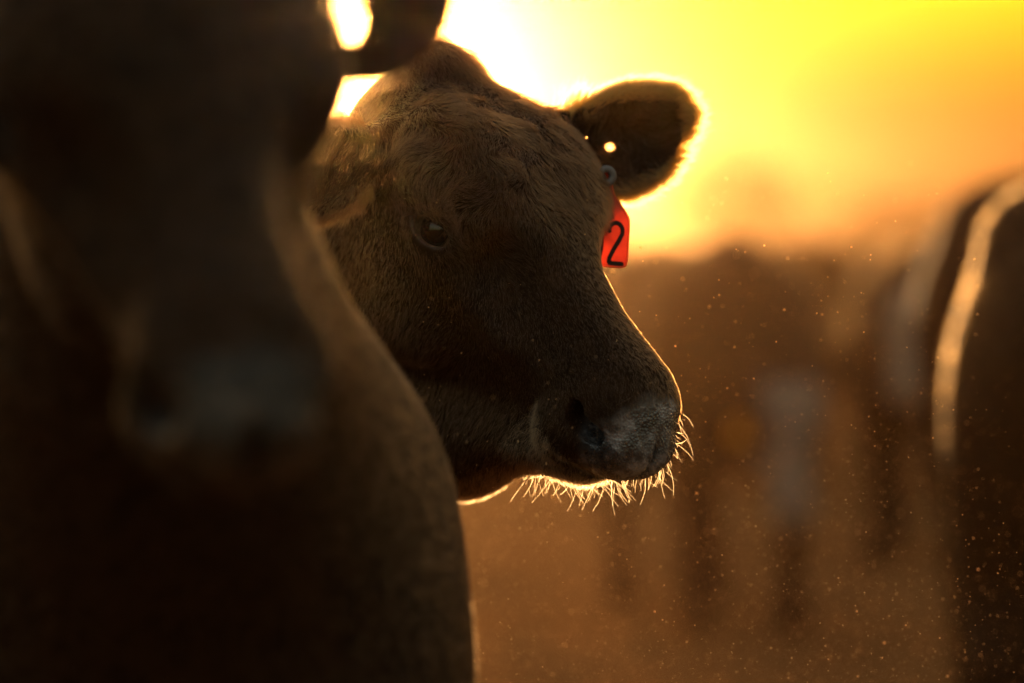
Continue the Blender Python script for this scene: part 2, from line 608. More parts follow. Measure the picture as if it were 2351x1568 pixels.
def strands(V, Q, VM, n, length, lift, dirfun, K=5, jitter=.25, curl=.0, seed=1, clump=0.0, grav=0.0, free=0.0):
    """strands growing out of the quads, thinned by the vertex mask VM; returns (n,K,3)"""
    rng = np.random.default_rng(seed)
    T = np.concatenate([Q[:, [0, 1, 2]], Q[:, [0, 2, 3]]])
    ar = np.linalg.norm(np.cross(V[T[:, 1]] - V[T[:, 0]], V[T[:, 2]] - V[T[:, 0]]), axis=1)
    ar = ar * VM[T].mean(1)
    if ar.sum() <= 0: return None
    cs = np.cumsum(ar); pick = np.minimum(np.searchsorted(cs, rng.random(n) * cs[-1]), len(T) - 1)
    r1, r2 = np.sqrt(rng.random(n)), rng.random(n)
    w = np.stack([1 - r1, r1 * (1 - r2), r1 * r2], 1)
    N = vnormals(V, Q)
    tri = T[pick]
    P = (V[tri] * w[..., None]).sum(1)
    Nn = (N[tri] * w[..., None]).sum(1); Nn /= np.linalg.norm(Nn, axis=1, keepdims=True) + 1e-9
    D = dirfun(P, Nn)
    raw = D / (np.linalg.norm(D, axis=1, keepdims=True) + 1e-9)
    D = D - Nn * (D * Nn).sum(1, keepdims=True)
    D /= np.linalg.norm(D, axis=1, keepdims=True) + 1e-9
    D = D + rng.normal(0, jitter, D.shape)
    D = D - Nn * (D * Nn).sum(1, keepdims=True)
    D /= np.linalg.norm(D, axis=1, keepdims=True) + 1e-9
    ln = (length(P) if callable(length) else length) * rng.uniform(.55, 1.2, n)
    lf = (lift(P) if callable(lift) else lift) * rng.uniform(.6, 1.5, n)
    ang0 = np.clip(lf, 0, 1.5)
    t = np.linspace(0, 1, K)
    out = np.zeros((n, K, 3))
    p = P - Nn * .0003
    out[:, 0] = p
    bend = np.cross(Nn, D)
    cr = rng.normal(0, 1, n) * curl
    for i in range(1, K):
        a = ang0 * (1 - .55 * t[i])
        sd = cr * t[i]
        dd = D * np.cos(sd)[:, None] + bend * np.sin(sd)[:, None]
        step = dd * np.cos(a)[:, None] + Nn * np.sin(a)[:, None]
        if free: step = step * (1 - free) + free * (raw + rng.normal(0, jitter, raw.shape) * .6)
        if grav: step[:, 2] -= grav * t[i]
        step /= np.linalg.norm(step, axis=1, keepdims=True)
        p = p + step * (ln / (K - 1))[:, None]
        out[:, i] = p
    if clump > 0:
        cell = np.floor(P / .007 + .6 * np.stack([vnoise(P, 90, 3), vnoise(P, 90, 4), vnoise(P, 90, 5)], 1)).astype(np.int64)
        key = cell[:, 0] * 73856093 ^ cell[:, 1] * 19349663 ^ cell[:, 2] * 83492791
        _, inv = np.unique(key, return_inverse=True)
        m = inv.max() + 1
        cnt = np.bincount(inv, minlength=m)
        tip = np.stack([np.bincount(inv, out[:, -1, i], m) for i in range(3)], 1) / cnt[:, None]
        pull = tip[inv] - out[:, -1]
        for i in range(1, K):
            out[:, i] += pull * clump * t[i] ** 1.5
    return out


def finish_body(name, V, Q, parent, attrs, mat):
    me = big_mesh(name, V, Q)
    me.shade_smooth()
    for k, v in attrs.items():
        a = me.attributes.new(k, 'FLOAT', 'POINT')
        a.data.foreach_set('value', np.asarray(v, np.float32))
    me.materials.append(mat)
    o = bpy.data.objects.new(name, me)
    return link(o, parent)


def sphere(name, c, r, mat, parent, squash=(1, 1, 1), seg=24, rings=16, M=None):
    V, Fc = [], []
    for i in range(rings + 1):
        a = math.pi * i / rings
        for j in range(seg):
            b = 2 * math.pi * j / seg
            V.append((r * squash[0] * math.sin(a) * math.cos(b), r * squash[1] * math.sin(a) * math.sin(b), r * squash[2] * math.cos(a)))
    for i in range(rings):
        for j in range(seg):
            j2 = (j + 1) % seg
            Fc.append((i * seg + j, (i + 1) * seg + j, (i + 1) * seg + j2, i * seg + j2))
    V = np.array(V)
    if M is not None: V = V @ M
    return mesh_obj(name, V + np.asarray(c), Fc, mat, parent)


def eyes_of(H, parent, r=.0262):
    for sg in (1, -1):
        ec, e1, e2, nn = eye_frame(H, sg)
        sphere('eye', ec - nn * .0062 * H.size, r * H.size, M_EYE, parent, seg=32, rings=24)


def sstep(a, b, x):
    t = np.clip((x - a) / (b - a), 0, 1)
    return t * t * (3 - 2 * t)


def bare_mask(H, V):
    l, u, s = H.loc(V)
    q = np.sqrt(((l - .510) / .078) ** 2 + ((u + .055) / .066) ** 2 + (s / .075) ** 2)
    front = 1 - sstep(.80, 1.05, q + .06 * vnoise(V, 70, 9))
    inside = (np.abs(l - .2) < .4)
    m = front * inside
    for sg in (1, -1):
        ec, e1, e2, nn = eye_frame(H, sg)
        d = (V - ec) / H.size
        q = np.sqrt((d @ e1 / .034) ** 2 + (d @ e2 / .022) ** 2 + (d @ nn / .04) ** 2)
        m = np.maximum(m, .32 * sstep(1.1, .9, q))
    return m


def cow(name, loc, heading, head, ears=None, fine=.02, coarse=.03, body_w=1.0, head_fine=False, pale=None, mat=None, extra=()):
    """head: dict(poll world xyz, yaw world, pitch, roll, size). Returns root, H, V, Q in cow space"""
    root = empty(name, loc, heading)
    c, s = math.cos(-heading), math.sin(-heading)
    Rm = np.array([[c, -s, 0], [s, c, 0], [0, 0, 1]])
    def W(p): return Rm @ (np.asarray(p, float) - np.asarray(loc, float))
    H = Head(W(head['poll']), head['yaw'] - heading, head['pitch'], head.get('roll', 0), head.get('size', 1.0))
    H.nk = head.get('nostril', 1.0)
    E = {}
    for sg in (1, -1):
        e = dict((ears or {}).get(sg, {}))
        side = H.S * sg
        e.setdefault('len', .20 * H.size); e.setdefault('w', .052 * H.size)
        if 'a_world' in e: e['a'] = Rm @ np.asarray(e['a_world'], float)
        else: e['a'] = side + np.array([0, 0, -.05]) - .15 * H.f
        if 'b_world' in e: e['b'] = Rm @ np.asarray(e['b_world'], float)
        else: e['b'] = np.array([0, 0, 1.0])
        e['base'] = W(e['base_world']) if 'base_world' in e else H.pt(*e.get('at', (.065, -.072, sg * .085)))
        e['holes'] = [(W(q), Rm @ np.asarray(d, float), r1, r2) for q, d, r1, r2 in e.get('holes', [])]
        e['front'] = H.f
        E[sg] = e
    lo = np.array([-1.10, -.55, -.03]); hi = np.array([1.0, .55, 1.45])
    cen = H.pt(.2, -.1, 0); rad = np.array([.36, .36, .36]) * H.size
    hlo, hhi = cen - rad, cen + rad
    for e in E.values():
        a = e['a'] / np.linalg.norm(e['a'])
        tip = e['base'] + a * (e['len'] + .03)
        hlo = np.minimum(hlo, tip - .07); hhi = np.maximum(hhi, tip + .07)
    lo, hi = np.minimum(lo, hlo - .03), np.maximum(hi, hhi + .03)
    if head_fine:
        ax = [axis(lo[i], hi[i], hlo[i], hhi[i], fine, coarse) for i in range(3)]
    else:
        ax = [np.arange(lo[i], hi[i], fine, dtype=np.float32) for i in range(3)]
    F = Field(*ax)
    sculpt_body(F, H, chest_w=body_w)
    for p0, p1, r0, r1, kk in extra:
        F.cone(W(p0), W(p1), r0, r1, kk)
    sculpt_head(F, H, E, fine=head_fine, nostril=head_fine or fine < .011)
    V, Q = F.mesh()
    V = relax(V, Q, 1, .45)
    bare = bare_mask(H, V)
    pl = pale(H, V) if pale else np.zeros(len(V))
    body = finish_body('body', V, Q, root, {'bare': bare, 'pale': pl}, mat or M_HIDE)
    return root, H, V, Q, bare, E, W

# ------------------------------------------------------------------ the setting
def ground_sheet():
    xs = np.concatenate([-np.geomspace(190, 6, 36), np.linspace(-5.5, 6.5, 120), np.geomspace(7, 190, 36)])
    ys = np.concatenate([-np.geomspace(60, 3, 14), np.linspace(-2.5, 30, 260), np.geomspace(30.4, 175, 60)])
    X, Y = np.meshgrid(xs, ys, indexing='ij')
    P = np.stack([X.ravel(), Y.ravel(), np.zeros(X.size)], 1)
    far = np.clip(1 - (np.abs(P[:, 1] - 12) - 14) / 30, 0, 1)
    z = .030 * vnoise(P, .9, 1) + .022 * vnoise(P, 3.1, 2) * far + .012 * vnoise(P, 8.3, 3) * far
    z = np.minimum(z, .012) - .012
    P[:, 2] = z
    ny = len(ys)
    i, j = np.meshgrid(np.arange(len(xs) - 1), np.arange(ny - 1), indexing='ij')
    b = (i * ny + j).ravel()
    Q = np.stack([b, b + ny, b + ny + 1, b + 1], 1)
    me = big_mesh('ground', P, Q); me.shade_smooth()
    m, nt, out = new_mat('pen_dirt')
    bs = nt.nodes.new('ShaderNodeBsdfPrincipled')
    n = noise_node(nt, .8, 8, .65); n2 = noise_node(nt, 14, 6, .7)
    mix = nt.nodes.new('ShaderNodeMix'); mix.data_type = 'FLOAT'; mix.inputs[0].default_value = .45
    nt.links.new(n.outputs['Fac'], mix.inputs[2]); nt.links.new(n2.outputs['Fac'], mix.inputs[3])
    r = ramp(nt, mix.outputs[0], [(.30, (.10, .046, .016)), (.52, (.20, .094, .034)), (.72, (.32, .165, .065))])
    nt.links.new(r.outputs['Color'], bs.inputs['Base Color'])
    bs.inputs['Roughness'].default_value = .95; bs.inputs['Specular IOR Level'].default_value = 0
    bp = nt.nodes.new('ShaderNodeBump'); bp.inputs['Strength'].default_value = .8; bp.inputs['Distance'].default_value = .03
    nt.links.new(n2.outputs['Fac'], bp.inputs['Height']); nt.links.new(bp.outputs['Normal'], bs.inputs['Normal'])
    nt.links.new(bs.outputs[0], out.inputs['Surface'])
    me.materials.append(m)
    o = link(bpy.data.objects.new('ground', me))
    tag(o, 'trampled brown dirt of the cattle pen', 'ground', kind='structure')


def far_hills():
    """low rise closing the plain"""
    n = 90
    ang = np.linspace(R(-62), R(62), n)
    V, Fc = [], []
    for i, a in enumerate(ang):
        h = 1.5 + .35 * math.sin(a * 7 + 1) + .25 * math.sin(a * 31) + 1.1 * max(0, math.sin(a * 9 - .3))
        d = 142 + 6 * math.sin(a * 9)
        for k, (dd, hh) in enumerate(((-16, -.4), (-8, h * .5), (0, h), (8, h * .7), (16, -.4))):
            V.append((math.sin(a) * (d + dd), math.cos(a) * (d + dd), hh))
    for i in range(n - 1):
        for k in range(4):
            Fc.append((i * 5 + k, (i + 1) * 5 + k, (i + 1) * 5 + k + 1, i * 5 + k + 1))
    o = mesh_obj('hills', V, Fc, mat_simple('far_scrub', (.07, .06, .03), .9, .1, .4, .2), None)
    tag(o, 'low scrub-covered rise along the horizon', 'hill', kind='structure')


def tree(loc, h, spread, label, seed, group):
    rng = np.random.default_rng(seed)
    root = empty('tree', loc)
    tag(root, label, 'tree', group)
    V, Fc = [], []
    def limb(a, b, ra, rb):
        a, b = np.array(a, float), np.array(b, float)
        d = b - a; d /= np.linalg.norm(d)
        x = np.cross(d, [0, 1, .2]); x /= np.linalg.norm(x); y = np.cross(d, x)
        base = len(V)
        for p, r in ((a, ra), ((a + b) / 2 + rng.normal(0, ra * .5, 3), (ra + rb) / 2), (b, rb)):
            for k in range(7):
                t = 2 * math.pi * k / 7
                V.append(p + r * (math.cos(t) * x + math.sin(t) * y))
        for s in range(2):
            for k in range(7):
                k2 = (k + 1) % 7
                Fc.append((base + s * 7 + k, base + s * 7 + k2, base + (s + 1) * 7 + k2, base + (s + 1) * 7 + k))
    limb((0, 0, -.1), (0, 0, h * .42), h * .035, h * .024)
    tips = []
    for k in range(9):
        a = 2.4 * k + rng.uniform(-.4, .4); rr = spread * rng.uniform(.35, .75)
        st = h * rng.uniform(.28, .45); en = (rr * math.cos(a), rr * math.sin(a), h * rng.uniform(.55, .9))
        limb((0, 0, st), en, h * .016, h * .005); tips.append(en)
    tips.append((0, 0, h * .85)); limb((0, 0, h * .4), tips[-1], h * .02, h * .006)
    mesh_obj('trunk', V, Fc, M_BARK, root)
    n = 14000
    c = np.array(tips)[rng.integers(0, len(tips), n)] + rng.normal(0, 1, (n, 3)) * np.array([spread * .23, spread * .23, h * .10])
    c[:, 2] = np.maximum(c[:, 2], h * .30)
    u = rng.normal(0, 1, (n, 3)); u /= np.linalg.norm(u, axis=1, keepdims=True)
    w = np.cross(u, rng.normal(0, 1, (n, 3))); w /= np.linalg.norm(w, axis=1, keepdims=True)
    s = (h * rng.uniform(.016, .034, n))[:, None]
    P = np.stack([c - u * s * 1.6, c + w * s, c + u * s * 1.6, c - w * s], 1).reshape(-1, 3)
    me = big_mesh('crown', P, np.arange(4 * n).reshape(-1, 4)); me.materials.append(M_LEAF)
    link(bpy.data.objects.new('crown', me), root)


ground_sheet()
far_hills()
p = px(1672, 590, 112); tree((p[0], p[1], -.02), 3.8, 1.45, 'bushy tree standing alone on the horizon beyond the herd', 3, None)
p = px(2120, 590, 122); tree((p[0], p[1], -.02), 2.6, 2.4, 'wide low tree far off at the foot of the rise', 5, None)

# ------------------------------------------------------------------ the cow in focus
POLL = px(1055, 122, 3.90)
YAW, PIT = R(-41), R(53)
HEAD_DIR = math.radians(-58)
org = np.array([POLL[0] - .30, POLL[1] + .46, 0]) - .5 * np.array([math.cos(HEAD_DIR), math.sin(HEAD_DIR), 0])
fwd = np.array([math.cos(YAW), math.sin(YAW), 0]); right = np.cross(fwd, [0, 0, 1])
CAMP = np.array([0, 0, CAM_Z])
def hole(x, y, r1, r2):
    q = px(x, y, 3.0)
    return (CAMP, q - CAMP, r1, r2)
ears = {-1: dict(a_world=(.84, .48, .155), b_world=np.array([.06, 0, 1.0]), len=.200, w=.053, drop=-.008, base_world=px(1200, 338, 3.93),
                 holes=[hole(1400, 337, .0058, .0048), hole(1345, 314, .0030, .0020)]),
        1: dict(a_world=right * .92 + np.array([0, 0, -.16]) - fwd * .2, b_world=np.array([0, 0, 1.0]), len=.19, w=.050, at=(.075, -.085, .080))}
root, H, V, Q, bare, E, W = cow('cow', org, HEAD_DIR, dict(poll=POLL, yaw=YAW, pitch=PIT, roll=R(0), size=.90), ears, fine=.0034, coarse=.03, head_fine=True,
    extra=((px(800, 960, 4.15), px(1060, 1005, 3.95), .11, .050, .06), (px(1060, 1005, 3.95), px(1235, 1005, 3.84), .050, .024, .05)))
tag(root, 'black cow in profile with a red tag hanging from its raised ear', 'cow')
eyes_of(H, root)
l, u, s = H.loc(V)
hdist = np.linalg.norm(V - H.pt(.2, -.1, 0), axis=1)
near = sstep(.52, .36, hdist)
eyem = np.ones(len(V))
for sg in (1, -1):
    eyem *= sstep(.020, .028, np.linalg.norm(V - H.pt(.196, -.074, sg * .108), axis=1))
# ear coordinates
earm = np.zeros(len(V)); rim = np.zeros(len(V)); rim_near = np.zeros(len(V)); EO = np.zeros_like(V)
for sg, e in E.items():
    a, b, cn = e['frame']; d = V - e['base']
    ta = d @ a / e['len']; qb = d @ b - e.get('drop', 0) * np.interp(ta, [0, .4, .75, 1], [.3, 1, 1, .3])
    hw = np.interp(ta, [0, .15, .35, .55, .75, .88, .96, 1.0], np.array([.32, .50, .82, 1.0, .93, .72, .45, .12]) * e['w'])
    m = (ta > .22) & (ta < 1.1) & (np.abs(d @ cn) < .06) & (np.abs(qb) < hw * 1.6 + .02) & ((V - H.o) @ (H.S * sg) > .10)
    earm[m] = 1
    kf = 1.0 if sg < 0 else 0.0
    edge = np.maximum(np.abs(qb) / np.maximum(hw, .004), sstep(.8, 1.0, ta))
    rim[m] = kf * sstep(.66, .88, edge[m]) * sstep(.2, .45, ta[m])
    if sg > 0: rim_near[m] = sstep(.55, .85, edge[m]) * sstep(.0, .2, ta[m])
    EO[m] = (np.outer(ta - .35, a) * e['len'] * 1.1 + np.outer(qb, b))[m]
coat_mask = (1 - bare) * eyem * near * (1 - .4 * earm)


def coat_dir(P, N):
    l, u, s = H.loc(P)
    dn = sstep(-.02, -.12, u)
    D = np.outer(1.0 - .5 * dn, H.L) + np.outer(-.75 * dn, H.U) + np.outer(.35 * np.sign(s) * sstep(.0, .05, np.abs(s)), H.S)
    D[l < -.02] = -H.L * .4 + np.array([-.9, 0, -.35])
    amp = .28 + 1.5 * sstep(.30, .20, l) * sstep(.02, .07, l) * sstep(-.10, -.03, u)
    sw = np.cross(N, D)
    a = amp * (1.0 * vnoise(P, 26, 11) + .55 * vnoise(P, 60, 12))
    return D * np.cos(a)[:, None] + sw * np.sin(a)[:, None]


def coat_len(P):
    l, u, s = H.loc(P)
    fore = sstep(.30, .20, l) * sstep(-.10, -.04, u)
    return .0068 + .0095 * fore + .012 * sstep(.05, -.02, l) * sstep(-.1, -.02, u) + .005 * sstep(-.13, -.2, u) + .0 * l


def coat_lift(P):
    l, u, s = H.loc(P)
    return .24 + .16 * sstep(.30, .20, l) * sstep(-.10, -.04, u) + .25 * sstep(-.12, -.2, u)


hs = strands(V, Q, coat_mask, 210000, coat_len, coat_lift, coat_dir, 5, .20, .30, 21, .22)
c = curves_obj('coat', hs, .00012, .00003, M_COAT, root); tag(c, kind='stuff')


def main_body_dir(P, N):
    D = np.outer(np.ones(len(P)), [-.75, 0, -.65])
    sw = np.cross(N, D); a = .35 * vnoise(P, 6, 5)
    return D * np.cos(a)[:, None] + sw * np.sin(a)[:, None]


hs = strands(V, Q, (1 - near) * (V[:, 2] > .12) * (1 - earm), 70000, .014, .28, main_body_dir, 4, .2, .25, 23, .1)
c = curves_obj('body_coat', hs, .00030, .00006, M_COAT, root); tag(c, kind='stuff')


def cut_ear(P, N):
    D = np.zeros_like(P)
    for sg, e in E.items():
        a, b, cn = e['frame']; d = P - e['base']
        sel = (P - H.o) @ (H.S * sg) > 0
        ta = d @ a / e['len']; qb = d @ b
        D[sel] = (np.outer(np.maximum(ta - .30, .0) * 1.3, a) * e['len'] + np.outer(qb, b) + .01 * a)[sel]
    return D


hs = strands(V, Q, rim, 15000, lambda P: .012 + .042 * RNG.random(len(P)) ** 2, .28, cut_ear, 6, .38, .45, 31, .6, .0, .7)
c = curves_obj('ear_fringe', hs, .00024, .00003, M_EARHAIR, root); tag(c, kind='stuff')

hs = strands(V, Q, rim_near, 9000, lambda P: .010 + .022 * RNG.random(len(P)) ** 1.5, .3, cut_ear, 5, .45, .45, 33, .3, .0, .6)
c = curves_obj('ear_fringe', hs, .00018, .00003, M_COAT, root); tag(c, kind='stuff')

# whiskers: chin and lips
chin = ((l > .40) & (l < .52) & (u < -.105) & (u > -.20)).astype(float) * sstep(.10, .07, np.abs(s))
nose = ((l > .44) & (u > -.11)).astype(float) * sstep(.465, .495, l)


def nrm_dir(P, N):
    return np.outer(np.ones(len(P)), H.L * .6) - np.outer(np.ones(len(P)), H.U * .6)


hs1 = strands(V, Q, chin, 9000, .008, .9, nrm_dir, 5, .5, .3, 41, 0, .2)
hs2 = strands(V, Q, chin, 260, lambda P: .008 + .040 * RNG.random(len(P)) ** 2.5, 1.0, nrm_dir, 5, .9, .7, 42, 0, .35)
hs3 = strands(V, Q, nose, 170, lambda P: .010 + .036 * RNG.random(len(P)) ** 2, 1.15, nrm_dir, 5, .9, .6, 43, 0, .25)
jaw = near * (vnormals(V, Q)[:, 2] < -.72) * (l > -.1) * (l < .44) * (u < -.10) * (1 - earm) * (V[:, 2] < 1.03)
hs4 = strands(V, Q, jaw, 7000, .011, .7, nrm_dir, 5, .35, .3, 44, .3, .15)
c = curves_obj('whiskers', np.concatenate([hs1, hs2, hs3, hs4]), .000085, .00003, M_WHISK, root); tag(c, kind='stuff')

# lashes
def lashes():
    out = []
    rng = np.random.default_rng(5)
    for sg in (1, -1):
        ec, e1, e2, nn = eye_frame(H, sg); e2 = e2 if e2 @ H.U > 0 else -e2
        for k in range(46):
            t = rng.uniform(-.9, .45)
            p = ec + e1 * .0245 * t + e2 * .0145 * math.sqrt(1 - t * t) + nn * .016
            d = nn * .8 + e1 * (t * .9 - .15) + e2 * .35 + rng.normal(0, .12, 3)
            q = [p]
            for i in range(4):
                d = d + np.array([0, 0, -.28]); d /= np.linalg.norm(d)
                q.append(q[-1] + d * .0045 * rng.uniform(.8, 1.2))
            out.append(q)
    return np.array(out)


c = curves_obj('eyelashes', lashes(), .00016, .00004, M_COAT, root); tag(c, kind='stuff')

# drool beads on the chin hairs
rng = np.random.default_rng(8)
tips = hs2[:, -1]
for k in rng.choice(len(tips), 7, replace=False):
    sphere('drool_drop', tips[k], rng.uniform(.0010, .0018), M_DROP, root, (1, 1, 1.5), 10, 8)


def stroke(pts, w, z0, z1, n_cap=8):
    """flat pen stroke with rounded ends as a prism between z0 and z1"""
    P = np.array(pts, float)
    d = np.gradient(P, axis=0); d /= np.linalg.norm(d, axis=1, keepdims=True)
    nr = np.stack([-d[:, 1], d[:, 0]], 1)
    left, rightp = P + nr * w / 2, P - nr * w / 2
    cap1 = [P[-1] + w / 2 * (math.cos(t) * nr[-1] + math.sin(t) * d[-1]) for t in np.linspace(0, math.pi, n_cap)[1:-1]]
    cap0 = [P[0] + w / 2 * (-math.cos(t) * nr[0] - math.sin(t) * d[0]) for t in np.linspace(0, math.pi, n_cap)[1:-1]]
    V, Fc = [], []
    n = len(P)
    for zz in (z0, z1):
        V += [(x, y, zz) for x, y in left] + [(x, y, zz) for x, y in rightp] + [(x, y, zz) for x, y in cap1] + [(x, y, zz) for x, y in cap0]
    k = len(V) // 2
    m = len(cap1)
    for i in range(n - 1):
        Fc.append((k + i, k + n + i, k + n + i + 1, k + i + 1))
    c1 = [n - 1] + list(range(2 * n, 2 * n + m)) + [2 * n - 1]
    c0 = [n] + list(range(2 * n + m, 2 * n + 2 * m)) + [0]
    for c in (c1, c0):
        Fc.append(tuple(k + i for i in c[::-1]))
    ring = list(range(n)) + list(range(2 * n, 2 * n + m)) + list(range(2 * n - 1, n - 1, -1)) + list(range(2 * n + m, 2 * n + 2 * m))
    for i in range(len(ring)):
        a, b = ring[i], ring[(i + 1) % len(ring)]
        Fc.append((a, b, k + b, k + a))
    return V, Fc


def plate(outline, z0, z1):
    n = len(outline)
    V = [(x, y, z0) for x, y in outline] + [(x, y, z1) for x, y in outline]
    Fc = [tuple(range(n))[::-1], tuple(range(n, 2 * n))] + [(i, (i + 1) % n, n + (i + 1) % n, n + i) for i in range(n)]
    return V, Fc


def rounded(poly, r, seg=5):
    P = [np.array(p, float) for p in poly]; out = []
    for i in range(len(P)):
        a, b, c = P[i - 1], P[i], P[(i + 1) % len(P)]
        d1 = (a - b) / np.linalg.norm(a - b); d2 = (c - b) / np.linalg.norm(c - b)
        rr = min(r, np.linalg.norm(a - b) * .45, np.linalg.norm(c - b) * .45)
        for t in np.linspace(0, 1, seg):
            out.append(tuple((1 - t) ** 2 * (b + d1 * rr) + 2 * t * (1 - t) * b + t * t * (b + d2 * rr)))
    return out


# ear tag: a plate hanging on a stud through the lower edge of the ear, in tag space x right, y up, z to the viewer
def ear_tag(parent, hang, ex, ey):
    ex = ex / np.linalg.norm(ex); ey = ey - ex * (ey @ ex); ey /= np.linalg.norm(ey); ez = np.cross(ex, ey)
    def X(Vs): return [hang + v[0] * ex + v[1] * ey + v[2] * ez for v in np.array(Vs)]
    root = parent
    out = rounded([(-.008, .006), (.008, .006), (.010, -.015), (.030, -.041), (.028, -.092), (-.028, -.092), (-.030, -.041), (-.010, -.015)], .007)
    Vp, Fp = plate(out, -.0009, .0009)
    t = mesh_obj('ear_tag', X(Vp), Fp, M_TAG, root, smooth=False)
    t['label'] = 'red plastic ear tag with black digits'
    inn = [(x * .94, (y + .05) * .965 - .05) for x, y in out]
    n = len(out)
    Vr = [(x, y, .0009) for x, y in out] + [(x, y, .0009) for x, y in inn] + [(x, y, .0017) for x, y in out] + [(x, y, .0017) for x, y in inn]
    Fr = []
    for i in range(n):
        j = (i + 1) % n
        Fr += [(2 * n + i, 2 * n + j, 3 * n + j, 3 * n + i), (i, j, 2 * n + j, 2 * n + i), (n + j, n + i, 3 * n + i, 3 * n + j)]
    mesh_obj('raised_edge', X(Vr), Fr, M_TAGRIM, t, smooth=False)
    two = [(-.0072, .0125)] + [(-.0002 + .0075 * math.cos(a), .0125 + .0085 * math.sin(a)) for a in np.linspace(math.pi * .93, -.35, 12)] + [(.0035, .0030), (-.002, -.0060), (-.0062, -.0145), (-.0070, -.0190), (-.0068, -.0200), (-.002, -.0203), (.0072, -.0205)]
    nought = [(.0065 * math.cos(a), .0 + .0195 * math.sin(a)) for a in np.linspace(.01, 2 * math.pi, 30)]
    for nm, pts, ox, oy in (('digit', two, .0145, -.0675), ('digit', nought, -.0075, -.0675)):
        Vs, Fs = stroke([(x + ox, y + oy) for x, y in pts], .0046, .0009, .0013)
        mesh_obj(nm, X(Vs), Fs, M_INK, t, smooth=False)
    for pts in ([(-.0021, -.0032), (0, .0032)], [(0, .0032), (.0021, -.0032)], [(-.0013, -.0008), (.0013, -.0008)]):
        Vs, Fs = stroke([(x + .0095, y - .0390) for x, y in pts], .0011, .0009, .00125)
        mesh_obj('letter_stroke', X(Vs), Fs, M_INK, t, smooth=False)
    # stud button: ring in front of the ear
    Vb, Fb = [], []
    prof = [(.0035, .0035), (.0085, .0035), (.0105, .0045), (.0110, .0065), (.0095, .0082), (.0060, .0085), (.0035, .0070)]
    for k in range(24):
        a = 2 * math.pi * k / 24
        Vb += [(r * math.cos(a), r * math.sin(a), zz) for r, zz in prof]
    q = len(prof)
    for k in range(24):
        for i in range(q):
            Fb.append((k * q + i, ((k + 1) % 24) * q + i, ((k + 1) % 24) * q + (i + 1) % q, k * q + (i + 1) % q))
    mesh_obj('stud', X(Vb), Fb, M_BUTTON, t)


e = E[-1]
a, b, cn = e['frame']
hang_w = px(1387, 405, 3.90)
Rm_h = W(hang_w)
def Wd(v):
    return W(np.asarray(v, float) + org)
ear_tag(root, Rm_h, Wd((.93, .36, -.05)), Wd((-.11, .0, 1.0)))

# ------------------------------------------------------------------ the cow in front, facing the lens
NOSE = px(545, 868, 2.47)
FY, FP = R(-71.5), R(47)
ff = np.array([math.cos(FY), math.sin(FY), 0]); fL = ff * math.cos(FP) - np.array([0, 0, math.sin(FP)]); fU = ff * math.sin(FP) + np.array([0, 0, math.cos(FP)])
fpoll = NOSE - .45 * fL + .045 * fU
FH = R(-50)
forg = np.array([-.278, 3.27, 0]) - .5 * np.array([math.cos(FH), math.sin(FH), 0])
fr = np.cross(ff, [0, 0, 1])
fears = {-1: dict(a_world=-fr * .90 + np.array([0, .1, .36]), b_world=np.array([-.2, 0, 1.0]), len=.165, w=.054, th=1.5, base_world=px(590, 118, 2.76), holes=[hole(796, 45, .013, .017)]),
         1: dict(a_world=fr * .95 + np.array([0, .1, -.16]), b_world=np.array([.15, 0, 1.0]), len=.23, w=.080, th=1.5, base_world=px(150, 150, 2.74))}
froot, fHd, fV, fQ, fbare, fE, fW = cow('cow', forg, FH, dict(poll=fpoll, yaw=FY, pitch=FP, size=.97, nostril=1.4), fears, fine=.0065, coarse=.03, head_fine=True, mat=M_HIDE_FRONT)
tag(froot, 'black cow facing the lens with its wet muzzle out of focus', 'cow')
eyes_of(fHd, froot)


def body_dir(Hd):
    def f(P, N):
        l, u, s = Hd.loc(P)
        dist = np.linalg.norm(P - Hd.pt(.2, -.1, 0), axis=1)
        hd = sstep(.36, .28, dist)
        D = np.outer(hd, Hd.L) + np.outer(1 - hd, [-.75, 0, -.65])
        sw = np.cross(N, D); a = .3 * vnoise(P, 5, 5)
        return D * np.cos(a)[:, None] + sw * np.sin(a)[:, None]
    return f


hs = strands(fV, fQ, (1 - sstep(.05, .4, fbare)) * (fV[:, 2] > .45), 190000, .007, .22, body_dir(fHd), 4, .2, .2, 51, .0)
c = curves_obj('coat', hs, .00020, .00005, M_COAT_FRONT, froot); tag(c, kind='stuff')

# ------------------------------------------------------------------ the herd behind
def white_face(Hd, V):
    l, u, s = Hd.loc(V)
    return ((l > .04) & (l < .6) & (np.abs(s) < .13) & (u > -.30)).astype(float) * sstep(.04, .10, l) * sstep(.10, .06, np.abs(s) - .25 * np.maximum(l - .25, 0) + .03 * vnoise(V, 12, 2))


M_COAT_FAR = mat_hair('sunlit_coat', (.11, .05, .016), .35, .6)


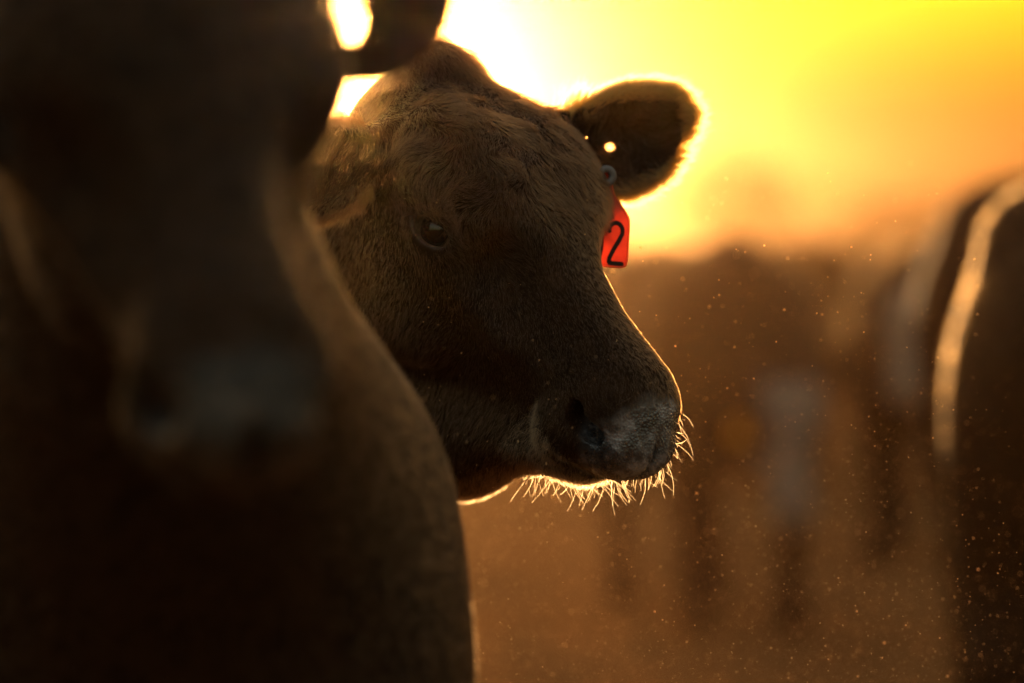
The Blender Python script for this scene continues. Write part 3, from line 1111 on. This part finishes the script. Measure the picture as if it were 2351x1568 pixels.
def herd_cow(pxx, D, heading_deg, label, poll_l=(.98, 0, 1.20), hyaw=0, hpitch=40, pale=None, hair=9000, fine=.02, w=1.0, size=1.0, hlen=.028, scale=1.0):
    x = (pxx - 1175.5) * .266667 / 2351 * D
    h = R(heading_deg)
    loc = np.array([x, D, 0])
    c, s = math.cos(h), math.sin(h)
    pw = loc + np.array([c * poll_l[0] - s * poll_l[1], s * poll_l[0] + c * poll_l[1], poll_l[2]])
    r_, Hd, V_, Q_, b_, E_, W_ = cow('cow', loc, h, dict(poll=pw, yaw=h + R(hyaw), pitch=R(hpitch), size=size), None, fine=fine, body_w=w, pale=pale)
    tag(r_, label, 'cow', 'cattle of the herd standing behind')
    r_.scale = (scale,) * 3
    if hair:
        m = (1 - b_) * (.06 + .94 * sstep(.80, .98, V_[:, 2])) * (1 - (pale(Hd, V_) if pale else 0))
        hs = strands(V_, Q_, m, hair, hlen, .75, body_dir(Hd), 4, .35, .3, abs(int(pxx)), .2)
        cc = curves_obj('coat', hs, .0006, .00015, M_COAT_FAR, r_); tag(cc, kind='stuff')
    return r_


herd_cow(2822, 7.0, 66, 'black cow with a sunlit edge, turned rump-first, beside another black cow', hair=9000, w=1.02, poll_l=(.98, -.1, 1.18), hlen=.012, scale=1.09)
herd_cow(2560, 9.7, 70, 'black cow half hidden behind the cow with a sunlit edge', hair=0, w=1.15, poll_l=(1.0, .1, 1.1), scale=1.13, hlen=.018)
herd_cow(2130, 15.2, -100, 'black cow with a white face, head held level, among the herd', poll_l=(.95, 0, 1.13), hpitch=62, pale=white_face, hair=3500, fine=.024, hlen=.013)
dcow = herd_cow(1630, 12.6, -80, 'black cow with a white face lowered towards the ground', poll_l=(1.02, 0, .88), hpitch=70, pale=white_face, hair=3500, fine=.022, hlen=.013)
herd_cow(1530, 21.0, -160, 'black cow standing broadside with its head low behind the tagged cow', poll_l=(1.05, 0, .9), hpitch=55, hair=3000, fine=.026, hlen=.013)
herd_cow(1960, 25.0, 15, 'black cow broadside in the middle of the herd, behind the white faces', hair=2500, fine=.028, hlen=.013)
herd_cow(-1344, 6.3, 0, 'black cow with its head raised behind the shoulder of the cow facing the lens', poll_l=(.98, 0, 1.50), hpitch=32, hair=2500, fine=.018, hlen=.010)
herd_cow(1655, 24.5, 60, 'black cow turned half away between the white-faced cows and the tag', hair=2500, fine=.028, hlen=.013)
herd_cow(1330, 27.0, 70, 'black cow turned away far back under the chin of the tagged cow', hair=2000, fine=.028, hlen=.013)
herd_cow(1640, 34.0, -20, 'black cow standing farthest back towards the lone tree', hair=2000, fine=.03, hlen=.013)

herd_cow(1975, 19.8, 175, 'black cow standing broadside right behind the cow whose white face is held level', hair=3000, fine=.026, hlen=.013)
herd_cow(1790, 30.0, 165, 'black cow broadside at the back of the herd, half behind the white faces', hair=2000, fine=.03, hlen=.013)
tp = px(1702, 985, 11.56)
hh = -R(-80); cc_, ss_ = math.cos(hh), math.sin(hh)
dl = tp - np.array(dcow.location)
dl = np.array([cc_ * dl[0] - ss_ * dl[1], ss_ * dl[0] + cc_ * dl[1], dl[2]])
Vt, Ft = plate(rounded([(-.012, .03), (.012, .03), (.036, .005), (.036, -.045), (-.036, -.045), (-.036, .005)], .008), -.001, .001)
to = mesh_obj('ear_tag', [dl + np.array([v[2], v[0], v[1]]) for v in Vt], Ft, M_TAGYELLOW, dcow, smooth=False)
to['label'] = 'yellow ear tag glowing in the backlight'

# ------------------------------------------------------------------ dust in the air
def dust():
    rng = np.random.default_rng(77)
    n = 900000
    y = rng.uniform(3.25, 9.5, n)
    ux = rng.uniform(-.03, .155, n); z = rng.uniform(.25, 1.28, n)
    P = np.stack([ux * y, y, z], 1)
    wisp = .5 + .8 * vnoise(P, 1.6, 3) + .45 * vnoise(P, 4.1, 4) + .2 * vnoise(P, 9, 6)
    dens = np.clip(wisp, .04, 1.3) * np.clip(.12 + 1.25 * (1.12 - P[:, 2]), .05, 1.1) * .62 * (1 - .75 * sstep(.085, .14, ux))
    P = P[rng.random(n) < dens]
    big = np.stack([rng.uniform(.0, .15, 130), rng.uniform(2.7, 6.5, 130), rng.uniform(.4, 1.25, 130)], 1); big[:, 0] *= big[:, 1]
    P = np.concatenate([P, big])
    m = len(P)
    s = np.clip(rng.lognormal(math.log(.00031), .45, m), .00015, .0012)
    s[-130:] = rng.uniform(.0006, .0013, 130)
    o = np.array([(1, 1, 1), (-1, -1, 1), (-1, 1, -1), (1, -1, -1)], float) * .8
    Vv = P[:, None, :] + o[None] * s[:, None, None] * rng.uniform(.6, 1.4, (m, 4, 1))
    f = np.array([(0, 1, 2), (0, 3, 1), (0, 2, 3), (1, 3, 2)])
    Q = (f[None] + 4 * np.arange(m)[:, None, None]).reshape(-1, 3)
    me = big_mesh('dust', Vv.reshape(-1, 3), Q)
    me.materials.append(M_DUST)
    ob = link(bpy.data.objects.new('dust', me))
    tag(ob, 'sunlit dust motes drifting in the air', 'dust', kind='stuff')


dust()


def haze(sigma, g, color):
    x0, x1, y0, y1, z0, z1 = -200, 200, -70, 185, -1.2, 6.2
    V = [(x, y, z) for x in (x0, x1) for y in (y0, y1) for z in (z0, z1)]
    Fc = [(0, 1, 3, 2), (4, 6, 7, 5), (0, 4, 5, 1), (2, 3, 7, 6), (0, 2, 6, 4), (1, 5, 7, 3)]
    m, nt, out = new_mat('dusty_air')
    v = nt.nodes.new('ShaderNodeVolumePrincipled')
    v.inputs['Color'].default_value = (*color, 1)
    v.inputs['Density'].default_value = sigma
    v.inputs['Anisotropy'].default_value = g
    nt.links.new(v.outputs[0], out.inputs['Volume'])
    o = mesh_obj('haze', V, Fc, m, None, smooth=False)
    tag(o, 'dusty air glowing in the low sun', 'haze', kind='stuff')


haze(.00042, .965, (1.0, .62, .30))
